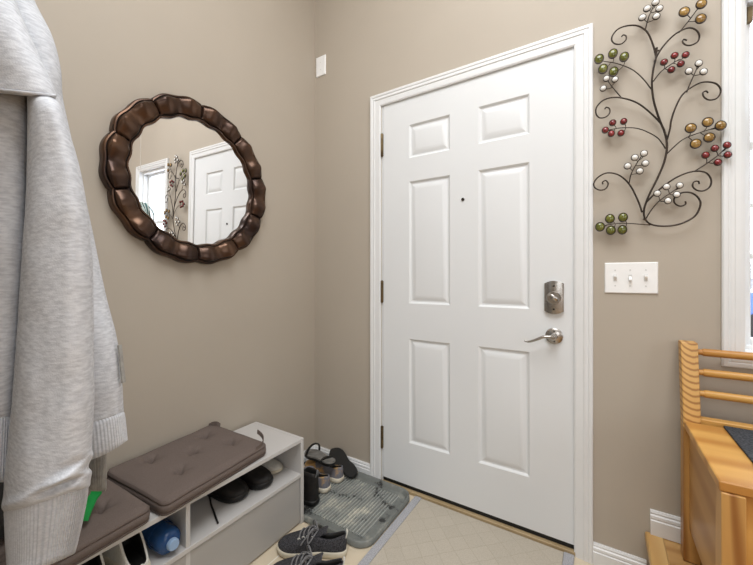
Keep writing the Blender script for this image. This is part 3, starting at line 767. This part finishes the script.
        rows2 = [[(p[0] - .006, p[1], p[2] - .003) for p in r] for r in reversed(rows)]
        MB().grid(rows + rows2, caps=False).build('tongue', M[upper], root)
    if tab:
        h = sinterp(ts, hz, .03)
        MB().tube(spline([(.004, -.008, h - .02), (-.004, -.006, h + .004), (-.002, 0, h + .016), (-.004, .006, h + .004), (.004, .008, h - .02)], 5), .003, 8).build('pull_tab', M[tab], root)
    return root

# sneakers on the floor in front of the cabinet
d = atan2(-.136, -.243)
shoe('sneaker', (.630, -.497, .001), d, 'charcoal lace-up sneaker on the floor between the cabinet end and the boot tray corner', upper='charcoal', sole='cream', lining='black', laces='lace', tab='white', group='charcoal sneakers')
shoe('sneaker', (.707, -.615, .001), d, 'charcoal lace-up sneaker nearest the camera, cut by the lower picture edge', upper='charcoal', sole='cream', lining='black', laces='lace', tab='white', group='charcoal sneakers')
# on the tray
TZ = .0167
shoe('ankle_boot', (.338, -.352, TZ), pi + .05, 'black ankle boot on the tray beside the shoe cabinet end', cat='boot', L_=.27, upper='shoeblack', sole='soleblack', lining='black', style='boot', tab='lace')
shoe('running_shoe', (.318, -.243, TZ), pi, 'slate and orange running shoe on the tray, between black boot and its mate', L_=.265, upper='slate', sole='cream', lining='black', group='slate running shoes')
shoe('running_shoe', (.322, -.136, TZ), pi, 'slate and orange running shoe on the tray, the one nearer the door wall', L_=.265, upper='slate', sole='cream', lining='black', group='slate running shoes')

def sandal(loc, rot, label, bands, L_=.25, top='sandal', bottom='soleblack', strap='soleblack'):
    root = thing('sandal', loc, label, 'sandal', 'grey and black sandals', local=True); root.rotation_euler = rot
    ts = [0, .05, .2, .4, .6, .75, .9, 1]; hw = [.012, .026, .034, .032, .042, .045, .034, .006]
    def outl(sc):
        P_ = [(t * L_, sinterp(ts, hw, t) * sc) for t in [.5 - .5 * cos(pi * i / 18) for i in range(19)]]
        return P_ + [(x, -w) for x, w in reversed(P_)]
    MB().grid([[(x, y, z) for x, y in outl(sc)] for sc, z in ((.94, 0), (1, .003), (1, .014), (.99, .0145))], wrap=True, caps=True).build('sandal_sole', M[bottom], root)
    MB().grid([[(x, y, z) for x, y in outl(sc)] for sc, z in ((.99, .0146), (1, .017), (.98, .022), (.9, .023), (.75, .021))], wrap=True, caps=True).build('footbed', M[top], root)
    def band(x, w, h, width, name, lean=0):
        pth = []
        for k in range(13):
            a = pi * k / 12
            pth.append(((x + lean * sin(a), -w * cos(a), .012 + h * sin(a) ** .8), (1, 0, 0), (0, -cos(a), sin(a))))
        MB().ribbon(pth, width, .005).build(name, M[strap], root)
    for x, w, h, width, name, lean in bands: band(x, w, h, width, name, lean)
    return root
sandal((.305, -.190, .123), (radians(4), radians(5), pi - .22), 'grey sandal with a thin black strap lying on top of the running shoes', [(.19, .044, .062, .014, 'strap', -.02), (.06, .034, .018, .016, 'heel_strap', 0)])
sd = sandal((.374, -.088, .049), (0, 0, 0), 'black sandal leaning on its edge against the baseboard', [(.145, .038, .036, .036, 'strap', 0)], top='soleblack', L_=.225)
xa = Vector((-.200, .045, .060)).normalized(); za = Vector((-.85, .3, .10)); za = (za - xa * za.dot(xa)).normalized(); ya = za.cross(xa)
sd.rotation_euler = Matrix((xa, ya, za)).transposed().to_euler()

# in the right cubby
SZ = .2325
shoe('dress_shoe', (.03, -.790, SZ), .22, 'black low shoe in the right cubby, the one nearer its divider', upper='shoeblack', sole='soleblack', lining='black', style='slipon', L_=.275, W=1.05, group='black low shoes', laces=None)
shoe('dress_shoe', (.05, -.655, SZ), .12, 'black low shoe in the right cubby, nearer the cabinet end', upper='shoeblack', sole='soleblack', lining='black', style='slipon', L_=.268, W=1.05, group='black low shoes', laces=None)
shoe('canvas_shoe', (.036, -.552, SZ), .14, 'off-white soled shoe at the back of the right cubby by the cabinet end', upper='white', sole='cream', lining='black', style='slipon', L_=.235, W=.85, group=None).scale = (1, 1, .62)
# loose lace over the shelf edge
p = spline([on(u_, v_, 2, SZ + .004) for u_, v_ in ((205, 489), (209.5, 497), (211, 504), (214, 512), (216, 518), (218, 523))], 6)
b = MB().tube(p, .0034, 8)
tag(b.build('shoe_lace', M['shoeblack']), 'loose black lace trailing across the shelf of the right cubby', 'lace')
# left cubby
shoe('slipper', (.350, -1.133, SZ), pi, 'white backless slipper with black lining, beside the blue bottle', upper='white', sole='cream', lining='black', style='hightop', L_=.285, W=.98, group='white slippers')
shoe('slipper', (.350, -1.238, SZ), pi, 'white backless slipper with black lining, second from the blue bottle', upper='white', sole='cream', lining='black', style='hightop', L_=.285, W=.98, group='white slippers')
bo = thing('water_bottle', (.2, -1.047, SZ + .040), 'blue plastic water bottle lying in the cubby of the shoe cabinet', 'bottle')
Mb = Matrix.Translation((.085, -1.0415, SZ + .0412)) @ Matrix.Diagonal((1, .9, .9, 1)) @ Matrix.Rotation(radians(90), 4, 'Y')
body_b = MB().lathe([(0, .0), (.040, .0), (.0435, .006), (.0445, .02), (.043, .06), (.0445, .065), (.0445, .222), (.0435, .232), (.040, .242), (.033, .250), (.024, .254), (.0185, .255), (.018, .258), (0, .258)], 34, Mb, caps=False).build('bottle_body', M['bottle'], bo)
MB().lathe([(.018, .255), (.0195, .256), (.0195, .268), (.0175, .271), (0, .271)], 24, Mb, caps=False).build('bottle_cap', M['bottlecap'], bo)
for zz in (.16, .19):
    MB().tube([Mb @ Vector((cos(a) * .0446, sin(a) * .0446, zz)) for a in [2 * pi * q / 30 for q in range(30)]], .0014, 6, closed=True).build('ridge_ring', M['bottle'], body_b)

# bag behind the sweatshirt on the left cushion
bag = thing('backpack', (.15, -1.40, BZ + .055), 'black backpack with a green strap behind the hanging sweatshirt', 'backpack')
zb = BZ + .082
rows = []
for k in range(13):
    t = k / 12; z = zb + .004 + .34 * t; s_ = (1 - .25 * t ** 3) * (.92 + .08 * min(1, t * 8)) * (1 if t < .93 else .86)
    row = []
    for q in range(28):
        a = 2 * pi * q / 28; cx_ = math.copysign(abs(cos(a)) ** .55, cos(a)); sy = math.copysign(abs(sin(a)) ** .55, sin(a))
        row.append((.145 + cx_ * .10 * s_, -1.42 + sy * .115 * s_, z))
    rows.append(row)
MB().grid(rows, wrap=True, caps=True).build('bag_body', M['bagblack'], bag)
gp = [Vector((.165, -1.315, .66)), Vector((.17, -1.27, .57)), on(95, 488, 2, .505), on(91, 500, 2, .484), on(86, 511, 2, .472), on(82, 521, 2, .466)]
MB().ribbon([(p_, (.84, .54, 0), (.45, -.6, .6)) for p_ in spline(gp, 5)], .030, .005).build('green_strap', M['green'], bag)

# ================================================================= BOOT TRAY
tr = MB()
tx0, tx1, ty0, ty1, rr0 = .018, .700, -.458, -.016, .07
def rrect(ins, z, n=8):
    r = max(.004, rr0 - ins); pts = []
    for (cx_, cy_, a0) in ((tx1 - ins - r, ty1 - ins - r, 0), (tx0 + ins + r, ty1 - ins - r, 90), (tx0 + ins + r, ty0 + ins + r, 180), (tx1 - ins - r, ty0 + ins + r, 270)):
        for k in range(n + 1):
            a = radians(a0 + 90 * k / n); pts.append((cx_ + r * cos(a), cy_ + r * sin(a), z))
    return pts
tray = thing('boot_tray', (.36, -.237, 0), 'grey ribbed rubber boot tray with dirt stains in the corner by the door', 'boot tray')
tr.grid([rrect(.006, .0005), rrect(0, .006), rrect(.001, .026), rrect(.004, .029), rrect(.010, .029), rrect(.013, .026), rrect(.024, .011), rrect(.05, .010)], wrap=True)
n = len(tr.v); tr.f.append(tuple(range(n - 36, n))); tr.m.append(0); tr.f.append(tuple(range(n - 36 * 8, n - 36 * 7))); tr.m.append(0)
tr.build('tray', M['tray'], tray, angle=50)
rb = MB(); nr = 35
for k in range(nr):
    x = tx0 + .06 + (tx1 - tx0 - .12) * k / (nr - 1)
    rb.prism([(x - .0050, .0098), (x - .0032, .0158), (x + .0032, .0158), (x + .0050, .0098)], 1, ty0 + .055, ty1 - .055)
rb.build('tray_ribs', M['trayrib'], tray, angle=30)

# ================================================================= RUG
rug = thing('entry_rug', (1.06, -.6, 0), 'beige quilted runner rug with grey border before the front door', 'rug')
MB().box(.741, 1.380, -1.85, -.016, .0005, .007).build('rug_field', M['rug'], rug, bevel=.002)
b = MB()
b.box(.705, .7408, -1.85, -.014, .0005, .0085); b.box(1.3802, 1.418, -1.85, -.014, .0005, .0085); 
b.build('rug_border', M['rugborder'], rug, bevel=.002)

# ================================================================= WOODEN BENCH (right)
wb = thing('wooden_bench', (2.3, -.3, LZ), 'honey pine storage bench with dowel rail back on the oak step', 'bench')
WS = .655; WXL = 1.7405; WXR = 2.86
lean = .045
def post(x0_, x1_, px_name='back_post'):
    yb0, yb1 = -.055, -.105        # at seat
    b = MB(); z0_, zt = LZ, .910
    def sec(z):
        k = max(0, (z - WS)) / (zt - WS); dy = lean * k
        return [(x0_, yb1 + dy, z), (x1_, yb1 + dy, z), (x1_, yb0 + dy, z), (x0_, yb0 + dy, z)]
    b.grid([sec(z0_), sec(WS - .02), sec(WS + .02), sec(zt)], wrap=True, caps=True)
    o = b.build(px_name, [M['pinepost'], M['pineZ']], wb, bevel=.003)
    for p in o.data.polygons:
        if p.center.z + LZ < WS - .02: p.material_index = 1
    return o
post(1.7385, 1.783); post(WXR - .047, WXR)
for zr, rr_ in ((.878, .0125), (.812, .0125), (.744, .0125)):
    k = (zr - WS) / (.914 - WS); y = -.080 + lean * k
    b = MB().tube([(1.782, y, zr), (1.797, y, zr)], .0095, 14)
    b.tube([(1.797, y, zr), (1.799, y, zr), (2.806, y, zr), (2.808, y, zr)], [.011, rr_, rr_, .011], 18)
    b.tube([(2.808, y, zr), (2.815, y, zr)], .0095, 14)
    b.build('dowel_rail', M['pineX'], wb)
MB().box(1.781, WXR - .047, -.094, -.060, WS - .01, WS + .012).build('lower_rail', M['pineX'], wb, bevel=.003)
b = MB().box(WXL, WXR + .004, -.509, -.1055, WS - .024, WS)
b.build('seat_lid', M['pineX'], wb, bevel=.0035)
for x0_, px_ in ((1.7435, .010), (WXR - .045, .012)):
    MB().box(x0_, x0_ + .042, -.513, -.462, LZ, WS - .0245).build('front_leg', M['pineZ'], wb, bevel=.0025)
    MB().box(x0_ + px_, x0_ + px_ + .014, -.462, -.105, .30, WS - .0245).build('side_panel', M['pineshaded'], wb, bevel=.002)
MB().box(1.7855, WXR - .045, -.498, -.482, .30, WS - .0245).build('front_panel', M['pineX'], wb, bevel=.002)
MB().box(1.784, WXR - .05, -.09, -.075, .30, WS - .0245).build('rear_panel', M['pineX'], wb)
MB().box(1.79, WXR - .05, -.482, -.09, .30, .315).build('bottom_panel', M['pineX'], wb)
b = MB().box(1.834, 2.74, -.47, -.078 - .0285, WS + .0003, WS + .008)
pad = tag(b.build('seat_pad', M['felt'], bevel=.003), 'thin charcoal felt pad lying on the pine bench', 'seat pad')

# ================================================================= HANGING PLANT beside window (seen in the mirror)
PX, PYp, PZ = 2.10, -.13, 1.575
pl = thing('hanging_plant', (PX, PYp, PZ), 'arching white-edged teal plant hanging by the window, seen in the mirror', 'plant')
MB().lathe([(0, PZ), (.05, PZ), (.07, PZ + .05), (.08, PZ + .09), (.082, PZ + .092), (.075, PZ + .088), (.0, PZ + .075)], 24, Matrix.Translation((PX, PYp, 0)), caps=False).build('pot', M['terracotta'], pl)
for k in range(3):
    a = 2 * pi * k / 3; MB().tube([(PX + .079 * cos(a), PYp + .079 * sin(a), PZ + .09), (PX, PYp, PZ + .5)], .0012, 6).build('cord', M['white'], pl)
MB().tube([(PX, PYp, PZ + .5), (PX, PYp, ZC)], .0015, 6).build('hanging_wire', M['white'], pl)
rnd = random.Random(8)
for k in range(22):
    a = rnd.uniform(0, 2 * pi); ln = rnd.uniform(.10, .17); up = rnd.uniform(.05, .10); rows = []
    for q in range(11):
        t = q / 10; r = .015 + ln * min(1, t * 1.25) - .03 * max(0, t - .8); z = PZ + .085 + up * 4 * t * (1 - t) - .14 * t * t
        w = .019 * sin(pi * min(1, .12 + t * .88)) + .001
        c = Vector((PX + r * cos(a), PYp + r * sin(a) * .6, z)); sd = Vector((-sin(a), cos(a), 0))
        rows.append([c - sd * w + Vector((0, 0, .004)), c - sd * w * .5, c - Vector((0, 0, .003)), c + sd * w * .5, c + sd * w + Vector((0, 0, .004))])
    o = MB().grid(rows).build('leaf', [M['leafteal'], M['leafwhite']], pl, angle=80)
    for i, p in enumerate(o.data.polygons):
        if i % 4 in (0, 3): p.material_index = 1
    sm = o.modifiers.new('thick', 'SOLIDIFY'); sm.thickness = .0012

# ================================================================= SWEATSHIRT
sx = thing('sweatshirt', (.60, -1.45, .8), 'heather grey sweatshirt hanging at the left, ribbed sleeve cuff over the bench', 'sweatshirt')
def garment(spec, n=96, rib=0, ribamp=.0016, wr=.006, wscale=6, seed=0, pw=.75, taper_depth=True, caps=True, k=14, sp=1):
    """spec rows: v, left px, right px, depth of centre, half thickness"""
    V = [s[0] for s in spec]; rows = []
    m = k * (len(V) - 1)
    for i in range(m + 1):
        v = V[0] + (V[-1] - V[0]) * i / m
        l = sinterp(V, [s[1] for s in spec], v); r = sinterp(V, [s[2] for s in spec], v)
        dd = sinterp(V, [s[3] for s in spec], v); th = sinterp(V, [s[4] for s in spec], v)
        sl = sinterp(V, [s[5] if len(s) > 5 else 0 for s in spec], v)      # slope: extra v at right edge
        row = []
        for q in range(n):
            a = 2 * pi * q / n
            cx = math.copysign(abs(cos(a)) ** pw, cos(a)); sy = math.copysign(abs(sin(a)) ** .9, sin(a))
            u = (l + r) / 2 + (r - l) / 2 * cx
            vv = v + sl * (cx * .5 + .5) ** sp
            f = Vector((FX, FY, 0))
            P_ = at(u, vv, dd - th * sy)
            nd = (Vector((RX, RY, 0)) * cx * .8 - f * sy).normalized()
            w = noise.noise(P_ * wscale + Vector((seed, seed * 2, 0))) + .5 * noise.noise(P_ * wscale * 2.3 + Vector((seed, 0, seed)))
            P_ += nd * w * wr * (1 - .7 * abs(cx) ** 4)
            if rib: P_ += nd * ribamp * sin(rib * a)
            row.append(P_)
        rows.append(row)
    return MB().grid(rows, wrap=True, caps=caps)
# body
body = garment([(-95, -30, 0, .68, .02), (-60, -70, 14, .68, .06), (0, -90, 34.5, .68, .07), (37, -96, 53, .68, .072), (69, -100, 61, .68, .074), (101, -102, 63.5, .68, .076), (165, -103, 78, .68, .08), (228, -104, 92, .68, .08), (300, -104, 107, .68, .08), (346, -104, 118, .68, .08), (386, -104, 122.5, .68, .078), (432, -103, 124, .68, .074, -21)], n=110, wr=.005, wscale=7, seed=3, pw=.6, sp=6)
body_o = body.build('body', M['heather'], sx, angle=80)
hem = garment([(430, -103, 123.4, .68, .074, -19), (436, -103, 124.8, .68, .0745, -22), (466, -102, 127.6, .68, .070, -29), (471, -102, 128, .68, .066, -31)], n=520, rib=100, wr=.003, wscale=7, seed=3, ribamp=.0005, pw=.6, sp=6)
hem.build('hem_band', M['rib'], body_o, angle=80)
# near sleeve
SD = .545
slv = garment([(86, 30, 52, SD + .012, .03, 10), (94, 27, 58, SD + .005, .042, 8), (108, 26.8, 63.5, SD, .047, 5), (165, 26.5, 79.5, SD, .05), (215, 24.5, 88.5, SD, .052), (260, 21.5, 92.7, SD, .053), (300, 18.5, 93.8, SD, .053), (346, 15.5, 94.2, SD, .053), (400, 11.5, 94.5, SD, .052), (440, 8, 92.5, SD, .052, 0), (470, 4.5, 91, SD, .052, -5), (492, 3, 90.5, SD, .052, -12), (506, 2, 89.5, SD, .050, -20), (514, 4.5, 86, SD, .044, -26)], n=130, wr=.0035, wscale=9, seed=9, pw=.72)
for i, p in enumerate(slv.v):
    r = p - CAM; dd = r.x * FX + r.y * FY; u = CXP + FPX * (r.x * RX + r.y * RY) / dd; v = HYP - FPX * r.z / dd
    for (u0, v0, du, dv, amp, sk) in ((66, 477, 26, 4.5, .012, -.5), (58, 487, 26, 4, -.012, -.42), (78, 462, 16, 4, -.007, -.5), (28, 500, 26, 5, .005, -.25), (40, 380, 9, 90, -.003, 0), (70, 330, 10, 120, .003, 0)):
        e = ((u - u0) / du) ** 2 + ((v - v0 - sk * (u - u0)) / dv) ** 2
        if e < 6: slv.v[i] = slv.v[i] - Vector((FX, FY, 0)) * amp * math.exp(-e)
slv_o = slv.build('sleeve', M['heather'], sx, angle=80)
cuff = garment([(505, 5.5, 86, SD, .040, -24), (510, 4, 88, SD, .0445, -26), (528, 4.5, 86.5, SD, .0445, -28), (566, 7, 77.5, SD, .039, -24), (580, 8, 74.5, SD, .037, -28), (582, 9, 73, SD, .028, -28)], n=480, rib=78, wr=.002, wscale=9, seed=9, pw=.72, ribamp=.0009)
cuff.build('cuff', M['rib'], slv_o, angle=80)
# shoulder yoke piece in front of the body
YK = [(-70, -40, -10, .62, .02), (-40, -70, 5, .60, .05), (0, -92, 18.6, .57, .062, 8), (44, -92, 40, .558, .06, 13), (66, -92, 52.5, .553, .054, 17), (76, -92, 56.5, .552, .052, 20), (79, -92, 55.5, .553, .046, 20)]
yk = garment(YK, n=100, wr=.003, wscale=7, seed=5, pw=.6, sp=.7)
yk.build('shoulder', M['heather'], sx, angle=80)
n_ = 100; ri = 82
ring = [yk.v[ri * n_ + q] for q in range(n_)]
pth = [ring[q] - Vector((FX, FY, 0)) * .0012 + Vector((0, 0, -.001)) for q in range(2, 49)]
MB().tube(pth, .0021, 8).build('shoulder_seam', M['heather'], sx)
# front panel left of the sleeve
fp = garment([(74, -90, 27, .572, .03, 12), (86, -91, 29, .57, .05, 10), (200, -92, 27, .57, .052), (300, -92, 22, .57, .052), (400, -92, 15, .572, .05), (418, -92, 13, .572, .046)], n=90, wr=.004, wscale=8, seed=12, pw=.7)
fp_o = fp.build('front_panel', M['heather'], sx, angle=80)
fh = garment([(414, -92, 13, .572, .045), (420, -92, 13, .572, .048), (478, -91, 10, .572, .046), (482, -91, 9, .572, .038)], n=360, rib=60, wr=.003, wscale=8, seed=12, pw=.7, ribamp=.001)
fh.build('hem_band', M['rib'], fp_o, angle=80)
MB().ribbon([(at(-30, -85, .68), (0, 0, 1), (1, 0, 0)), (at(-60, -100, .72), (0, 0, 1), (1, 0, 0)), (Vector((.62, -1.662, 1.95)), (0, 0, 1), (1, 0, 0))], .012, .003).build('hanging_loop', M['heather'], sx)
# far sleeve cuff, hanging lower behind the hem
fs = garment([(420, 84, 108, .72, .03), (452, 86, 106.5, .72, .03), (470, 87, 106, .72, .03), (488, 88, 106.5, .72, .028), (491, 89, 105.5, .72, .02)], n=200, rib=34, wr=.003, ribamp=.0008, seed=2)
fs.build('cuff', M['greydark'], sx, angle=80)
# small hanging label / tie at the right of the body
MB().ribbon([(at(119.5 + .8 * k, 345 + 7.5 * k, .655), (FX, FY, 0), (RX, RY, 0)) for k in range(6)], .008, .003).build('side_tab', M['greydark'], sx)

# ================================================================= LIGHT
def area(name, loc, target, size, power, col=(1, 1, 1), sy=None):
    l = bpy.data.lights.new(name, 'AREA'); l.energy = power; l.color = col; l.shape = 'RECTANGLE' if sy else 'DISK'; l.size = size
    if sy: l.size_y = sy
    o = bpy.data.objects.new(name, l); COL.objects.link(o); o.location = loc
    o.rotation_euler = (Vector(target) - Vector(loc)).to_track_quat('-Z', 'Y').to_euler(); return o
area('foyer_ceiling_light', (1.5, -1.5, ZC - .05), (1.5, -1.5, 0), 1.9, 61, (.94, .97, 1))
area('living_room_fill', (XR - .05, -2.2, 1.9), (0, -.8, 1.2), 2.4, 34, (.92, .96, 1), 1.8)  # added fill light from the right; no window is built in that wall
area('hall_fill', (2.4, YF + .05, 2.0), (1.2, 0, 1.3), 2.6, 46, (.93, .965, 1), 1.8)  # added frontal fill that evens out the door; no window behind it
w = bpy.data.worlds.new('world'); SC.world = w; w.use_nodes = True
w.node_tree.nodes['Background'].inputs[0].default_value = (.86, .91, 1, 1); w.node_tree.nodes['Background'].inputs[1].default_value = 4.0

# ================================================================= CAMERA
cd = bpy.data.cameras.new('camera'); cam = bpy.data.objects.new('camera', cd); COL.objects.link(cam)
cd.sensor_fit = 'HORIZONTAL'; cd.sensor_width = 36; cd.lens = FPX / 753 * 36
cd.shift_y = -(282.5 - HYP) / 753; cd.clip_start = .02
cam.location = CAM; cam.rotation_euler = (radians(90), 0, atan2(FY, FX) - pi / 2)
SC.camera = cam
SC.view_settings.view_transform = 'Standard'; SC.view_settings.look = 'None'; SC.view_settings.gamma = 1
SC.view_settings.exposure = .25
